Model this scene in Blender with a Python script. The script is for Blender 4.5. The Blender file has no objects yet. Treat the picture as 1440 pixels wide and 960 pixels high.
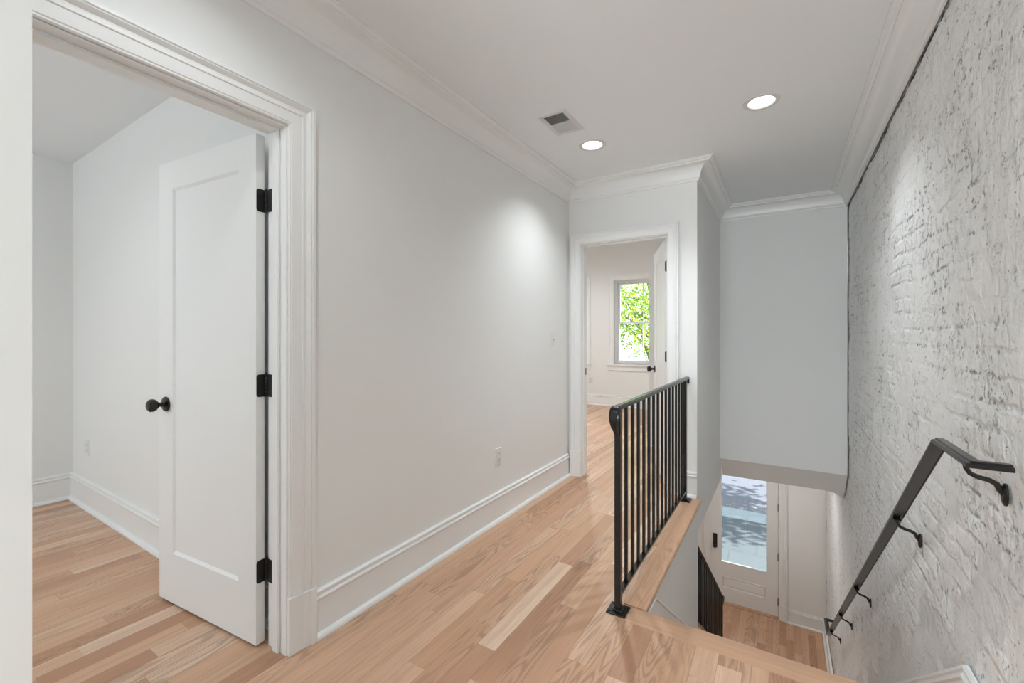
import bpy, bmesh, math, random
import numpy as np
from mathutils import Vector, Matrix

random.seed(7)
SC = bpy.context.scene
COL = SC.collection

# ---------------------------------------------------------------- camera
cam_d = bpy.data.cameras.new('camera')
cam = bpy.data.objects.new('camera', cam_d)
COL.objects.link(cam)
cam.location = (0, 0, 1.225)
cam.rotation_euler = (math.radians(90), 0, math.radians(32.03))
cam_d.sensor_width = 36
cam_d.lens = 610 / 1440 * 36
cam_d.shift_y = -6.85 / 1440
cam_d.clip_start = 0.02
SC.camera = cam

# ---------------------------------------------------------------- exposure, sky, sun
SC.view_settings.view_transform = 'Standard'
SC.view_settings.look = 'None'
SC.view_settings.gamma = 1
SC.view_settings.use_curve_mapping = False
SC.view_settings.exposure = 0.58

world = bpy.data.worlds.new('sky')
SC.world = world
world.use_nodes = True
wn = world.node_tree
bg = wn.nodes['Background']
bg.inputs['Color'].default_value = (0.80, 0.90, 1.0, 1)
bg.inputs['Strength'].default_value = 3.0

sun_d = bpy.data.lights.new('sun', 'SUN')
sun_d.energy = 26
sun_d.angle = math.radians(0.6)
sun_d.color = (1, 0.95, 0.86)
sun = bpy.data.objects.new('sun', sun_d)
COL.objects.link(sun)
sun.location = (6, 14, 12)
sun.rotation_euler = Vector((0.80, 0.30, 0.75)).to_track_quat('Z', 'Y').to_euler()

W_HALL, W_ROOM, W_BED, W_FOYER, W_REAR = 50.0, 18.0, 112.0, 5.8, 22.0   # watts of the recessed lamps

def fill_lamp(name, x, y, z, sx, sz, watts, toward):
    """unseen area lamp added for fill, placed just outside a rear window"""
    d = bpy.data.lights.new(name, 'AREA')
    d.shape = 'RECTANGLE'
    d.size, d.size_y, d.energy = sx, sz, watts
    d.color = (0.91, 0.965, 1.0)
    o = bpy.data.objects.new(name, d)
    COL.objects.link(o)
    o.location = (x, y, z)
    o.rotation_euler = Vector(toward).to_track_quat('-Z', 'Z').to_euler()


fill_lamp('fill_lamp_hall', -0.45, -2.86, 1.35, 1.5, 1.7, 56, (0, 1, 0.02))  # added lamp behind the viewer, lifts the ambient light of the hall
fill_lamp('fill_lamp_room', -3.15, -2.86, 1.5, 1.3, 1.4, 24, (0, 1, 0))  # added lamp out of view, brightens the left room

# ---------------------------------------------------------------- measures of the house
XL, XR = -1.619, 0.4985            # left hall wall, brick wall
YF, YB, YW = 3.542, 4.950, 7.43    # far wall, stairwell end wall, street wall
XP = -0.556                        # side wall of the bedroom along the stairwell
ZC, ZL = 2.546, -2.90              # ceilings and the lower floor
XE, YN = -0.522, 1.965             # edge of the floor beside the stairs, top nosing
TH = 0.115
ZU = -0.267                        # underside of the upper floor
RISE, RUN = 2.9 / 15, 0.263
ZB = 3.10                          # bedroom ceiling


# ---------------------------------------------------------------- mesh helpers
class MB:
    def __init__(self):
        self.v, self.f = [], []

    def add(self, vs, fs):
        n = len(self.v)
        self.v += [tuple(p) for p in vs]
        self.f += [tuple(i + n for i in f) for f in fs]
        return self

    def box(self, x0, x1, y0, y1, z0, z1):
        v = [(x0, y0, z0), (x1, y0, z0), (x1, y1, z0), (x0, y1, z0), (x0, y0, z1), (x1, y0, z1), (x1, y1, z1), (x0, y1, z1)]
        return self.add(v, [(0, 3, 2, 1), (4, 5, 6, 7), (0, 1, 5, 4), (1, 2, 6, 5), (2, 3, 7, 6), (3, 0, 4, 7)])

    def sweep(self, pts, prof, side, up, scales=None):
        """carry the closed profile (u along side, v along up) along the 3-D polyline with mitred joints"""
        P = [Vector(p) for p in pts]
        S, U = Vector(side), Vector(up)
        d = [(P[i + 1] - P[i]).normalized() for i in range(len(P) - 1)]
        ring = [P[0] + S * u + U * v for u, v in prof]
        rings = [ring]
        for i in range(1, len(P)):
            a = d[i - 1]
            m = (a + d[i]).normalized() if i < len(d) else a
            ring = [q + a * ((P[i] - q).dot(m) / a.dot(m)) for q in ring]
            rings.append(ring)
        if scales:
            rings = [[P[i] + (q - P[i]) * scales[i] for q in r] for i, r in enumerate(rings)]
        n = len(prof)
        v = [q for r in rings for q in r]
        f = [(i * n + j, i * n + (j + 1) % n, (i + 1) * n + (j + 1) % n, (i + 1) * n + j) for i in range(len(rings) - 1) for j in range(n)]
        f += [tuple(range(n))[::-1], tuple(range((len(rings) - 1) * n, len(rings) * n))]
        return self.add(v, f)

    def tube(self, pts, r, n=10):
        P = [Vector(p) for p in pts]
        d = (P[1] - P[0]).normalized()
        s = d.orthogonal().normalized()
        u = d.cross(s)
        rr = r if isinstance(r, (list, tuple)) else [r] * len(P)
        prof = [(math.cos(2 * math.pi * k / n), math.sin(2 * math.pi * k / n)) for k in range(n)]
        return self.sweep(pts, prof, s, u, rr)

    def lathe(self, prof, origin, axis, n=28, caps=True):
        """prof: (radius, distance along axis)"""
        a = Vector(axis).normalized()
        s = a.orthogonal().normalized()
        u = a.cross(s)
        o = Vector(origin)
        v = []
        for r, h in prof:
            for k in range(n):
                t = 2 * math.pi * k / n
                v.append(o + a * h + (s * math.cos(t) + u * math.sin(t)) * r)
        f = [(i * n + k, i * n + (k + 1) % n, (i + 1) * n + (k + 1) % n, (i + 1) * n + k) for i in range(len(prof) - 1) for k in range(n)]
        if caps:
            f += [tuple(range(n))[::-1], tuple(range((len(prof) - 1) * n, len(prof) * n))]
        return self.add(v, f)

    def move(self, M):
        self.v = [tuple(M @ Vector(p)) for p in self.v]
        return self

    def build(self, name, mat, parent=None, smooth=False, bevel=0, fix=True, seg=2):
        me = bpy.data.meshes.new(name)
        me.from_pydata(self.v, [], self.f)
        if fix:
            b = bmesh.new()
            b.from_mesh(me)
            bmesh.ops.recalc_face_normals(b, faces=b.faces)
            b.to_mesh(me)
            b.free()
        me.materials.append(mat)
        o = bpy.data.objects.new(name, me)
        COL.objects.link(o)
        if smooth:
            for p in me.polygons:
                p.use_smooth = True
            me.set_sharp_from_angle(angle=math.radians(35))
        if bevel:
            m = o.modifiers.new('bevel', 'BEVEL')
            m.width = bevel
            m.segments = seg
            m.limit_method = 'ANGLE'
            m.angle_limit = math.radians(40)
        if parent:
            o.parent = parent
        return o


def B(*a):
    return MB().box(*a)


def tag(o, label, cat=None, group=None, kind=None):
    o['label'] = label
    if cat:
        o['category'] = cat
    if group:
        o['group'] = group
    if kind:
        o['kind'] = kind
    return o


def empty(name, loc=(0, 0, 0), rz=0):
    o = bpy.data.objects.new(name, None)
    o.location = loc
    o.rotation_euler = (0, 0, rz)
    o.empty_display_size = 0.1
    COL.objects.link(o)
    return o


def copy_tree(o, parent=None):
    c = o.copy()
    COL.objects.link(c)
    c.parent = parent
    for ch in list(o.children):
        copy_tree(ch, c)
    return c


def slab_holes(mb, rect, holes, t0, t1, put):
    """a plate over rect=(a0,a1,b0,b1) with rectangular holes; put(a0,a1,b0,b1,t0,t1) adds one box"""
    A = sorted(set([rect[0], rect[1]] + [h[i] for h in holes for i in (0, 1) if rect[0] < h[i] < rect[1]]))
    Bb = sorted(set([rect[2], rect[3]] + [h[i] for h in holes for i in (2, 3) if rect[2] < h[i] < rect[3]]))
    for i in range(len(A) - 1):
        runs = []
        for j in range(len(Bb) - 1):
            ca, cb = (A[i] + A[i + 1]) / 2, (Bb[j] + Bb[j + 1]) / 2
            solid = not any(h[0] < ca < h[1] and h[2] < cb < h[3] for h in holes)
            if solid and runs and abs(runs[-1][1] - Bb[j]) < 1e-9:
                runs[-1][1] = Bb[j + 1]
            elif solid:
                runs.append([Bb[j], Bb[j + 1]])
        for r in runs:
            put(A[i], A[i + 1], r[0], r[1], t0, t1)


def wall_x(name, x0, x1, ya, yb, za, zb, mat, holes=(), label='', kind='structure'):
    """wall whose faces look along X; holes in (y0,y1,z0,z1)"""
    m = MB()
    slab_holes(m, (ya, yb, za, zb), list(holes), x0, x1, lambda a0, a1, b0, b1, t0, t1: m.box(t0, t1, a0, a1, b0, b1))
    return tag(m.build(name, mat), label, 'wall', kind=kind)


def wall_y(name, y0, y1, xa, xb, za, zb, mat, holes=(), label='', kind='structure'):
    m = MB()
    slab_holes(m, (xa, xb, za, zb), list(holes), y0, y1, lambda a0, a1, b0, b1, t0, t1: m.box(a0, a1, t0, t1, b0, b1))
    return tag(m.build(name, mat), label, 'wall', kind=kind)


# ---------------------------------------------------------------- materials
def mat_new(name):
    m = bpy.data.materials.new(name)
    m.use_nodes = True
    return m, m.node_tree, m.node_tree.nodes['Principled BSDF']


def N(nt, kind, **kw):
    n = nt.nodes.new(kind)
    for k, v in kw.items():
        setattr(n, k, v)
    return n


def math_node(nt, op, a, b=None, c=None, clamp=False):
    n = nt.nodes.new('ShaderNodeMath')
    n.operation = op
    n.use_clamp = clamp
    for i, x in enumerate((a, b, c)):
        if x is None:
            continue
        if isinstance(x, (int, float)):
            n.inputs[i].default_value = x
        else:
            nt.links.new(x, n.inputs[i])
    return n.outputs[0]


def ramp(nt, fac, stops, interp='LINEAR'):
    r = nt.nodes.new('ShaderNodeValToRGB')
    r.color_ramp.interpolation = interp
    e = r.color_ramp.elements
    while len(e) < len(stops):
        e.new(0.5)
    for i, (p, c) in enumerate(stops):
        e[i].position = p
        e[i].color = (*c, 1) if len(c) == 3 else c
    nt.links.new(fac, r.inputs[0])
    return r.outputs[0]


def smooth(nt, x, lo, hi, a=0.0, b=1.0):
    n = nt.nodes.new('ShaderNodeMapRange')
    n.interpolation_type = 'SMOOTHSTEP'
    n.inputs['From Min'].default_value = lo
    n.inputs['From Max'].default_value = hi
    n.inputs['To Min'].default_value = a
    n.inputs['To Max'].default_value = b
    nt.links.new(x, n.inputs['Value'])
    return n.outputs[0]


def mix(nt, fac, a, b, mode='MIX'):
    n = nt.nodes.new('ShaderNodeMix')
    n.data_type = 'RGBA'
    n.blend_type = mode
    for sock, x in ((n.inputs[0], fac), (n.inputs[6], a), (n.inputs[7], b)):
        if isinstance(x, (int, float)):
            sock.default_value = x
        elif isinstance(x, tuple):
            sock.default_value = (*x, 1)
        else:
            nt.links.new(x, sock)
    return n.outputs[2]


def noise(nt, vec, scale, detail=3, rough=0.5, dist=0.0):
    n = nt.nodes.new('ShaderNodeTexNoise')
    n.inputs['Scale'].default_value = scale
    n.inputs['Detail'].default_value = detail
    n.inputs['Roughness'].default_value = rough
    n.inputs['Distortion'].default_value = dist
    nt.links.new(vec, n.inputs['Vector'])
    return n.outputs['Fac']


def mapping(nt, vec, scale=(1, 1, 1), loc=(0, 0, 0), rot=(0, 0, 0)):
    n = nt.nodes.new('ShaderNodeMapping')
    n.inputs['Scale'].default_value = scale
    n.inputs['Location'].default_value = loc
    n.inputs['Rotation'].default_value = rot
    nt.links.new(vec, n.inputs['Vector'])
    return n.outputs[0]


def paint(name, col, rough, bump=0.02, scale=260):
    m, nt, p = mat_new(name)
    tc = N(nt, 'ShaderNodeTexCoord').outputs['Object']
    p.inputs['Base Color'].default_value = (*col, 1)
    p.inputs['Roughness'].default_value = rough
    b = N(nt, 'ShaderNodeBump')
    b.inputs['Strength'].default_value = bump
    b.inputs['Distance'].default_value = 0.002
    nt.links.new(noise(nt, tc, scale, 2), b.inputs['Height'])
    nt.links.new(b.outputs[0], p.inputs['Normal'])
    return m


def plain(name, col, rough, metal=0.0):
    m, nt, p = mat_new(name)
    p.inputs['Base Color'].default_value = (*col, 1)
    p.inputs['Roughness'].default_value = rough
    p.inputs['Metallic'].default_value = metal
    return m


def glow(name, col, s):
    m, nt, p = mat_new(name)
    p.inputs['Base Color'].default_value = (*col, 1)
    p.inputs['Emission Color'].default_value = (*col, 1)
    p.inputs['Emission Strength'].default_value = s
    return m


def oak(name, along='Y', x0=-0.953, w=0.0826, planks=True, tone=1.0):
    m, nt, p = mat_new(name)
    tc = N(nt, 'ShaderNodeTexCoord').outputs['Object']
    s = N(nt, 'ShaderNodeSeparateXYZ')
    nt.links.new(tc, s.inputs[0])
    X, Y = (s.outputs[0], s.outputs[1]) if along == 'Y' else (s.outputs[1], s.outputs[0])
    if planks:
        pc = math_node(nt, 'DIVIDE', math_node(nt, 'SUBTRACT', X, x0), w)
        i1 = math_node(nt, 'FLOOR', pc)
        fr = math_node(nt, 'FRACT', pc)
        wn1 = N(nt, 'ShaderNodeTexWhiteNoise', noise_dimensions='1D')
        nt.links.new(i1, wn1.inputs['W'])
        off = wn1.outputs['Value']
        ln = math_node(nt, 'MULTIPLY_ADD', off, 0.55, 0.65)
        v = math_node(nt, 'ADD', math_node(nt, 'DIVIDE', Y, ln), math_node(nt, 'MULTIPLY', off, 37.3))
        i2 = math_node(nt, 'FLOOR', v)
        fv = math_node(nt, 'MULTIPLY', math_node(nt, 'FRACT', v), ln)
        cx = N(nt, 'ShaderNodeCombineXYZ')
        nt.links.new(i1, cx.inputs[0])
        nt.links.new(i2, cx.inputs[1])
        wn2 = N(nt, 'ShaderNodeTexWhiteNoise', noise_dimensions='2D')
        nt.links.new(cx.outputs[0], wn2.inputs['Vector'])
        rnd = wn2.outputs['Value']
        rc = N(nt, 'ShaderNodeSeparateColor')
        nt.links.new(wn2.outputs['Color'], rc.inputs[0])
        r2 = rc.outputs[1]
        e1 = math_node(nt, 'MULTIPLY', math_node(nt, 'MINIMUM', fr, math_node(nt, 'SUBTRACT', 1.0, fr)), w)
        seam = math_node(nt, 'MINIMUM', e1, fv)
    else:
        rv = N(nt, 'ShaderNodeValue')
        rv.outputs[0].default_value = 0.42
        rnd = r2 = rv.outputs[0]
        seam = None
    # grain coordinates, shifted for every board
    c2 = N(nt, 'ShaderNodeCombineXYZ')
    nt.links.new(math_node(nt, 'MULTIPLY_ADD', rnd, 53.0, X), c2.inputs[0])
    nt.links.new(math_node(nt, 'MULTIPLY_ADD', r2, 91.0, Y), c2.inputs[1])
    nt.links.new(math_node(nt, 'MULTIPLY', rnd, 17.0), c2.inputs[2])
    gv = c2.outputs[0]
    big = noise(nt, mapping(nt, gv, (11, 1.1, 1)), 1.0, 2, 0.45, 0.25)
    rings = math_node(nt, 'SINE', math_node(nt, 'MULTIPLY', big, 95.0))
    rings = smooth(nt, rings, -0.2, 1.0)
    where = smooth(nt, noise(nt, mapping(nt, gv, (4, 0.5, 1), (5, 3, 1)), 1.0, 1), 0.42, 0.62)
    ringm = math_node(nt, 'MULTIPLY', rings, where)
    fine = noise(nt, mapping(nt, gv, (330, 7, 1)), 1.0, 3, 0.6)
    mid = noise(nt, mapping(nt, gv, (36, 0.9, 1), (2, 1, 0)), 1.0, 3, 0.55)
    base = ramp(nt, rnd, [(0.0, (0.50, 0.255, 0.145)), (0.16, (0.61, 0.34, 0.20)), (0.40, (0.71, 0.43, 0.265)),
                          (0.66, (0.77, 0.50, 0.325)), (0.88, (0.82, 0.56, 0.385)), (1.0, (0.87, 0.67, 0.51))])
    pink = mix(nt, math_node(nt, 'MULTIPLY', r2, 0.35), base, (0.66, 0.39, 0.265))
    c = mix(nt, smooth(nt, mid, 0.3, 0.75, 0.0, 0.42), pink, (0.50, 0.28, 0.17))
    c = mix(nt, math_node(nt, 'MULTIPLY', ringm, 0.42 if planks else 0.2), c, (0.23, 0.13, 0.085))
    c = mix(nt, smooth(nt, fine, 0.35, 0.7, 0.0, 0.24), c, (0.26, 0.155, 0.10))
    if seam is not None:
        c = mix(nt, smooth(nt, seam, 0.0, 0.0011, 0.62, 0.0), c, (0.10, 0.055, 0.03))
    if tone != 1.0:
        c = mix(nt, 1.0, c, (tone, tone * 0.97, tone * 0.93), 'MULTIPLY')
    nt.links.new(c, p.inputs['Base Color'])
    rgh = smooth(nt, mid, 0.2, 0.8, 0.30, 0.42)
    nt.links.new(rgh, p.inputs['Roughness'])
    b = N(nt, 'ShaderNodeBump')
    b.inputs['Strength'].default_value = 0.25
    b.inputs['Distance'].default_value = 0.0006
    h = math_node(nt, 'MULTIPLY', fine, -0.35)
    if seam is not None:
        h = math_node(nt, 'ADD', h, smooth(nt, seam, 0.0, 0.0018))
    nt.links.new(h, b.inputs['Height'])
    nt.links.new(b.outputs[0], p.inputs['Normal'])
    return m


M_WALL = paint('wall_paint', (0.862, 0.862, 0.846), 0.62)
M_CEIL = paint('ceiling_paint', (0.90, 0.92, 0.935), 0.8)
M_TRIM = paint('trim_paint', (0.89, 0.89, 0.88), 0.33, 0.01, 120)
M_DOOR = paint('door_paint', (0.89, 0.89, 0.88), 0.38, 0.01, 120)
M_FDOOR = paint('front_door_paint', (0.84, 0.84, 0.83), 0.4, 0.01, 120)
M_OAK = oak('oak_floor')
M_NOSE = oak('oak_nosing', along='X', planks=False)
M_STRIP = oak('oak_strip', along='Y', planks=False)
M_BLACK = plain('black_iron', (0.012, 0.011, 0.011), 0.24, 0.0)
M_BRONZE = plain('dark_bronze', (0.035, 0.03, 0.028), 0.26, 0.6)
M_BLKPL = plain('matte_black', (0.012, 0.012, 0.012), 0.45)
M_PLATE = plain('white_plastic', (0.82, 0.82, 0.80), 0.3)
M_SLOT = plain('socket_slot', (0.10, 0.10, 0.10), 0.6)
M_DUCT = plain('duct_inside', (0.10, 0.095, 0.09), 0.7)
M_VENT = plain('vent_enamel', (0.74, 0.735, 0.72), 0.4)
M_VINYL = plain('window_vinyl', (0.82, 0.82, 0.83), 0.35)
M_LAMP = glow('lamp_lens', (1.0, 0.99, 0.97), 3.2)
M_REFL = plain('lamp_baffle', (0.9, 0.9, 0.89), 0.4)


def glass_mat():
    m = bpy.data.materials.new('window_glass')
    m.use_nodes = True
    nt = m.node_tree
    nt.nodes.clear()
    out = N(nt, 'ShaderNodeOutputMaterial')
    t = N(nt, 'ShaderNodeBsdfTransparent')
    t.inputs[0].default_value = (0.97, 0.985, 0.98, 1)
    g = N(nt, 'ShaderNodeBsdfGlossy')
    g.inputs['Roughness'].default_value = 0.02
    lw = N(nt, 'ShaderNodeFresnel')
    lw.inputs[0].default_value = 1.45
    mx = N(nt, 'ShaderNodeMixShader')
    nt.links.new(lw.outputs[0], mx.inputs[0])
    nt.links.new(t.outputs[0], mx.inputs[1])
    nt.links.new(g.outputs[0], mx.inputs[2])
    nt.links.new(mx.outputs[0], out.inputs[0])
    return m


M_GLASS = glass_mat()


def brick_mat():
    m, nt, p = mat_new('painted_brick')
    tc = N(nt, 'ShaderNodeTexCoord').outputs['Object']
    s = N(nt, 'ShaderNodeSeparateXYZ')
    nt.links.new(tc, s.inputs[0])
    wob = noise(nt, tc, 3.2, 3, 0.5)
    wob2 = noise(nt, mapping(nt, tc, (1, 1, 1), (4, 7, 2)), 14, 2, 0.5)
    Yc = math_node(nt, 'ADD', s.outputs[1], math_node(nt, 'MULTIPLY', math_node(nt, 'SUBTRACT', wob2, 0.5), 0.035))
    Zc = math_node(nt, 'ADD', s.outputs[2], math_node(nt, 'ADD', math_node(nt, 'MULTIPLY', math_node(nt, 'SUBTRACT', wob, 0.5), 0.06),
                                                       math_node(nt, 'MULTIPLY', math_node(nt, 'SUBTRACT', wob2, 0.5), 0.016)))
    rz = math_node(nt, 'DIVIDE', Zc, 0.074)
    row = math_node(nt, 'FLOOR', rz)
    fz = math_node(nt, 'FRACT', rz)
    wn1 = N(nt, 'ShaderNodeTexWhiteNoise', noise_dimensions='1D')
    nt.links.new(row, wn1.inputs['W'])
    # every sixth course is a header course: half-length bricks
    hd = math_node(nt, 'COMPARE', math_node(nt, 'FLOORED_MODULO', row, 6.0), 0.0, 0.4)
    ln = math_node(nt, 'SUBTRACT', 0.208, math_node(nt, 'MULTIPLY', hd, 0.098))
    ry = math_node(nt, 'ADD', math_node(nt, 'DIVIDE', Yc, ln), math_node(nt, 'MULTIPLY', wn1.outputs[0], 7.0))
    fy = math_node(nt, 'FRACT', ry)
    ez = math_node(nt, 'MULTIPLY', math_node(nt, 'MINIMUM', fz, math_node(nt, 'SUBTRACT', 1.0, fz)), 0.074)
    ey = math_node(nt, 'MULTIPLY', math_node(nt, 'MINIMUM', fy, math_node(nt, 'SUBTRACT', 1.0, fy)), ln)
    edge = math_node(nt, 'MINIMUM', ez, ey)
    mortar = smooth(nt, edge, 0.0, 0.013, 1.0, 0.0)
    brk = smooth(nt, noise(nt, mapping(nt, tc, (1, 1, 1), (5, 5, 1)), 6.5, 3, 0.6), 0.44, 0.62)
    mortar = math_node(nt, 'MULTIPLY', mortar, brk)
    # plaster skim hides the joints in patches
    skim = smooth(nt, noise(nt, mapping(nt, tc, (1, 1, 1), (1.7, 0.3, 0.9)), 1.7, 4, 0.6), 0.44, 0.58)
    # the long smooth patch of render beside the stairs
    rmp = math_node(nt, 'ADD', s.outputs[2], math_node(nt, 'MULTIPLY', math_node(nt, 'SUBTRACT', s.outputs[1], 2.0), 0.80))
    rmp = math_node(nt, 'ADD', rmp, math_node(nt, 'MULTIPLY', math_node(nt, 'SUBTRACT', wob, 0.5), 0.7))
    patch = math_node(nt, 'MULTIPLY', smooth(nt, rmp, 0.06, 0.10), smooth(nt, rmp, 0.36, 0.42, 1.0, 0.0))
    patch = math_node(nt, 'MULTIPLY', patch, smooth(nt, s.outputs[1], 1.3, 1.9))
    patch = math_node(nt, 'MULTIPLY', patch, smooth(nt, s.outputs[1], 5.2, 5.6, 1.0, 0.0))
    skim2 = math_node(nt, 'MAXIMUM', math_node(nt, 'MULTIPLY', skim, 0.85), math_node(nt, 'MULTIPLY', patch, 0.9))
    open_ = math_node(nt, 'SUBTRACT', 1.0, skim2)
    n_m = noise(nt, tc, 24, 5, 0.62)
    n_s = noise(nt, mapping(nt, tc, (1, 1, 1), (3, 3, 3)), 70, 4, 0.6)
    n_l = noise(nt, mapping(nt, tc, (1, 1, 1), (9, 1, 5)), 7, 4, 0.6)
    n_b = noise(nt, mapping(nt, tc, (1, 1, 1.5), (2, 5, 9)), 9, 4, 0.6, 0.6)
    # bare dark pits: along joints, and scattered scratches
    nreg = noise(nt, mapping(nt, tc, (1, 1, 1), (1, 4, 8)), 3.6, 3, 0.6)
    nj = noise(nt, mapping(nt, tc, (1, 1, 1), (2, 8, 4)), 30, 5, 0.72)
    pit_j = math_node(nt, 'MULTIPLY', smooth(nt, edge, 0.001, 0.010, 1.0, 0.0), smooth(nt, math_node(nt, 'ADD', nj, math_node(nt, 'MULTIPLY', math_node(nt, 'SUBTRACT', nreg, 0.5), 0.5)), 0.57, 0.64))
    nst = noise(nt, mapping(nt, tc, (1, 1, 1), (6, 2, 7), (0.5, 0, 0)), 34, 5, 0.7, 0.4)
    nvt = noise(nt, mapping(nt, tc, (1, 1.6, 0.8), (3, 2, 7)), 26, 5, 0.7, 0.5)
    reg = math_node(nt, 'MULTIPLY', math_node(nt, 'SUBTRACT', nreg, 0.5), 0.20)
    pit_s = smooth(nt, math_node(nt, 'ADD', nst, reg), 0.625, 0.69)
    pit_v = smooth(nt, math_node(nt, 'ADD', nvt, reg), 0.635, 0.70)
    pit = math_node(nt, 'MAXIMUM', math_node(nt, 'MULTIPLY', pit_j, 0.75), math_node(nt, 'MULTIPLY', math_node(nt, 'MAXIMUM', pit_s, pit_v), 0.8))
    nf = noise(nt, mapping(nt, tc, (1, 1, 1), (1, 9, 3)), 85, 4, 0.7)
    pit = math_node(nt, 'MAXIMUM', pit, math_node(nt, 'MULTIPLY', smooth(nt, math_node(nt, 'ADD', nf, reg), 0.66, 0.73), 0.55))
    # curved edges of flaked plaster
    nfl = noise(nt, mapping(nt, tc, (1, 1, 0.8), (7, 3, 5)), 13, 4, 0.6, 0.8)
    rdg = smooth(nt, math_node(nt, 'ABSOLUTE', math_node(nt, 'SUBTRACT', nfl, 0.5)), 0.004, 0.016, 1.0, 0.0)
    flm = smooth(nt, noise(nt, mapping(nt, tc, (1, 1, 1), (9, 9, 5)), 9, 4, 0.65), 0.50, 0.60)
    pit = math_node(nt, 'MAXIMUM', pit, math_node(nt, 'MULTIPLY', math_node(nt, 'MULTIPLY', rdg, flm), math_node(nt, 'MULTIPLY', smooth(nt, n_s, 0.42, 0.55), 0.75)))
    pit = math_node(nt, 'MULTIPLY', pit, math_node(nt, 'SUBTRACT', 1.0, math_node(nt, 'MULTIPLY', patch, 0.75)))
    # shadow gap along crown, end wall and street wall, painted into the colour
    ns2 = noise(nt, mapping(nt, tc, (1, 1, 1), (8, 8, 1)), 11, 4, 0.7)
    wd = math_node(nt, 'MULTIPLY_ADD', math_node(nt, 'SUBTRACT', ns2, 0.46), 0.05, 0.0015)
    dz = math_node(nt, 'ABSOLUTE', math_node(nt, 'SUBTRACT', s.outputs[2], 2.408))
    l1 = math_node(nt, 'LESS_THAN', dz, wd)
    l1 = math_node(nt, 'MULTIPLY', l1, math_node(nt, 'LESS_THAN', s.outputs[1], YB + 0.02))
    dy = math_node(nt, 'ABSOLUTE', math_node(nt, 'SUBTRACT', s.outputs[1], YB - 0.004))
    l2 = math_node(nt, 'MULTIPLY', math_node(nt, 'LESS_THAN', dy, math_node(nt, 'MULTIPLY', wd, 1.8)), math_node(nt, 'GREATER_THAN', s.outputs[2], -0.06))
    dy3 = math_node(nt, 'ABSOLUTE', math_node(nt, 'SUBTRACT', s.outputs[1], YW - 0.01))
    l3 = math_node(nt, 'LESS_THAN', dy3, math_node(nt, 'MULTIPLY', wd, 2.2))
    gap_shade = math_node(nt, 'MAXIMUM', math_node(nt, 'MAXIMUM', l1, l2), l3)
    pit2 = math_node(nt, 'MAXIMUM', pit, gap_shade)
    tone = ramp(nt, n_l, [(0.25, (0.86, 0.862, 0.855)), (0.5, (0.90, 0.902, 0.895)), (0.75, (0.87, 0.872, 0.865))])
    thin = math_node(nt, 'MULTIPLY', smooth(nt, n_m, 0.53, 0.66), smooth(nt, nreg, 0.44, 0.60))
    c = mix(nt, math_node(nt, 'MULTIPLY', thin, 0.42), tone, (0.42, 0.42, 0.41))
    c = mix(nt, math_node(nt, 'MULTIPLY', patch, 0.5), c, (0.60, 0.60, 0.59))
    c = mix(nt, pit, c, (0.15, 0.147, 0.14))
    c = mix(nt, gap_shade, c, (0.03, 0.028, 0.025))
    nt.links.new(c, p.inputs['Base Color'])
    p.inputs['Roughness'].default_value = 0.48
    h = math_node(nt, 'MULTIPLY', mortar, math_node(nt, 'MULTIPLY', open_, -0.5))
    tilt = N(nt, 'ShaderNodeTexWhiteNoise', noise_dimensions='2D')
    cb_ = N(nt, 'ShaderNodeCombineXYZ')
    nt.links.new(row, cb_.inputs[0])
    nt.links.new(math_node(nt, 'FLOOR', ry), cb_.inputs[1])
    nt.links.new(cb_.outputs[0], tilt.inputs['Vector'])
    face = smooth(nt, edge, 0.004, 0.016)
    h = math_node(nt, 'ADD', h, math_node(nt, 'MULTIPLY', math_node(nt, 'MULTIPLY', face, open_), math_node(nt, 'MULTIPLY_ADD', tilt.outputs[0], 0.7, 0.1)))
    h = math_node(nt, 'ADD', h, math_node(nt, 'MULTIPLY', n_b, math_node(nt, 'MULTIPLY_ADD', open_, 0.25, 0.15)))
    h = math_node(nt, 'ADD', h, math_node(nt, 'MULTIPLY', n_m, math_node(nt, 'MULTIPLY_ADD', open_, 1.4, 0.55)))
    h = math_node(nt, 'ADD', h, math_node(nt, 'MULTIPLY', n_s, 0.35))
    h = math_node(nt, 'ADD', h, math_node(nt, 'MULTIPLY', smooth(nt, nfl, 0.47, 0.53), math_node(nt, 'MULTIPLY', flm, 0.45)))
    h = math_node(nt, 'ADD', h, math_node(nt, 'MULTIPLY', pit, -0.8))
    b = N(nt, 'ShaderNodeBump')
    b.inputs['Strength'].default_value = 0.8
    b.inputs['Distance'].default_value = 0.007
    nt.links.new(h, b.inputs['Height'])
    nt.links.new(b.outputs[0], p.inputs['Normal'])
    return m


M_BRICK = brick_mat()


# ---------------------------------------------------------------- the shell: floors
def floor_box(name, boxes, mat, label):
    m = MB()
    for b in boxes:
        m.box(*b)
    return tag(m.build(name, mat), label, 'floor', kind='structure')


floor_box('floor', [(-4.72, -0.622, -2.7, YW + 0.02, -0.03, 0.0), (-0.622, XR + 0.03, -2.7, 1.845, -0.03, 0.0)], M_OAK,
          'upper oak strip floor running through hall, landing and rooms')
floor_box('floor_2', [(-2.7, XR + 0.03, 1.4, 7.62, ZL - 0.04, ZL)], M_OAK, 'lower oak strip floor in front of the glazed front door')
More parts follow.
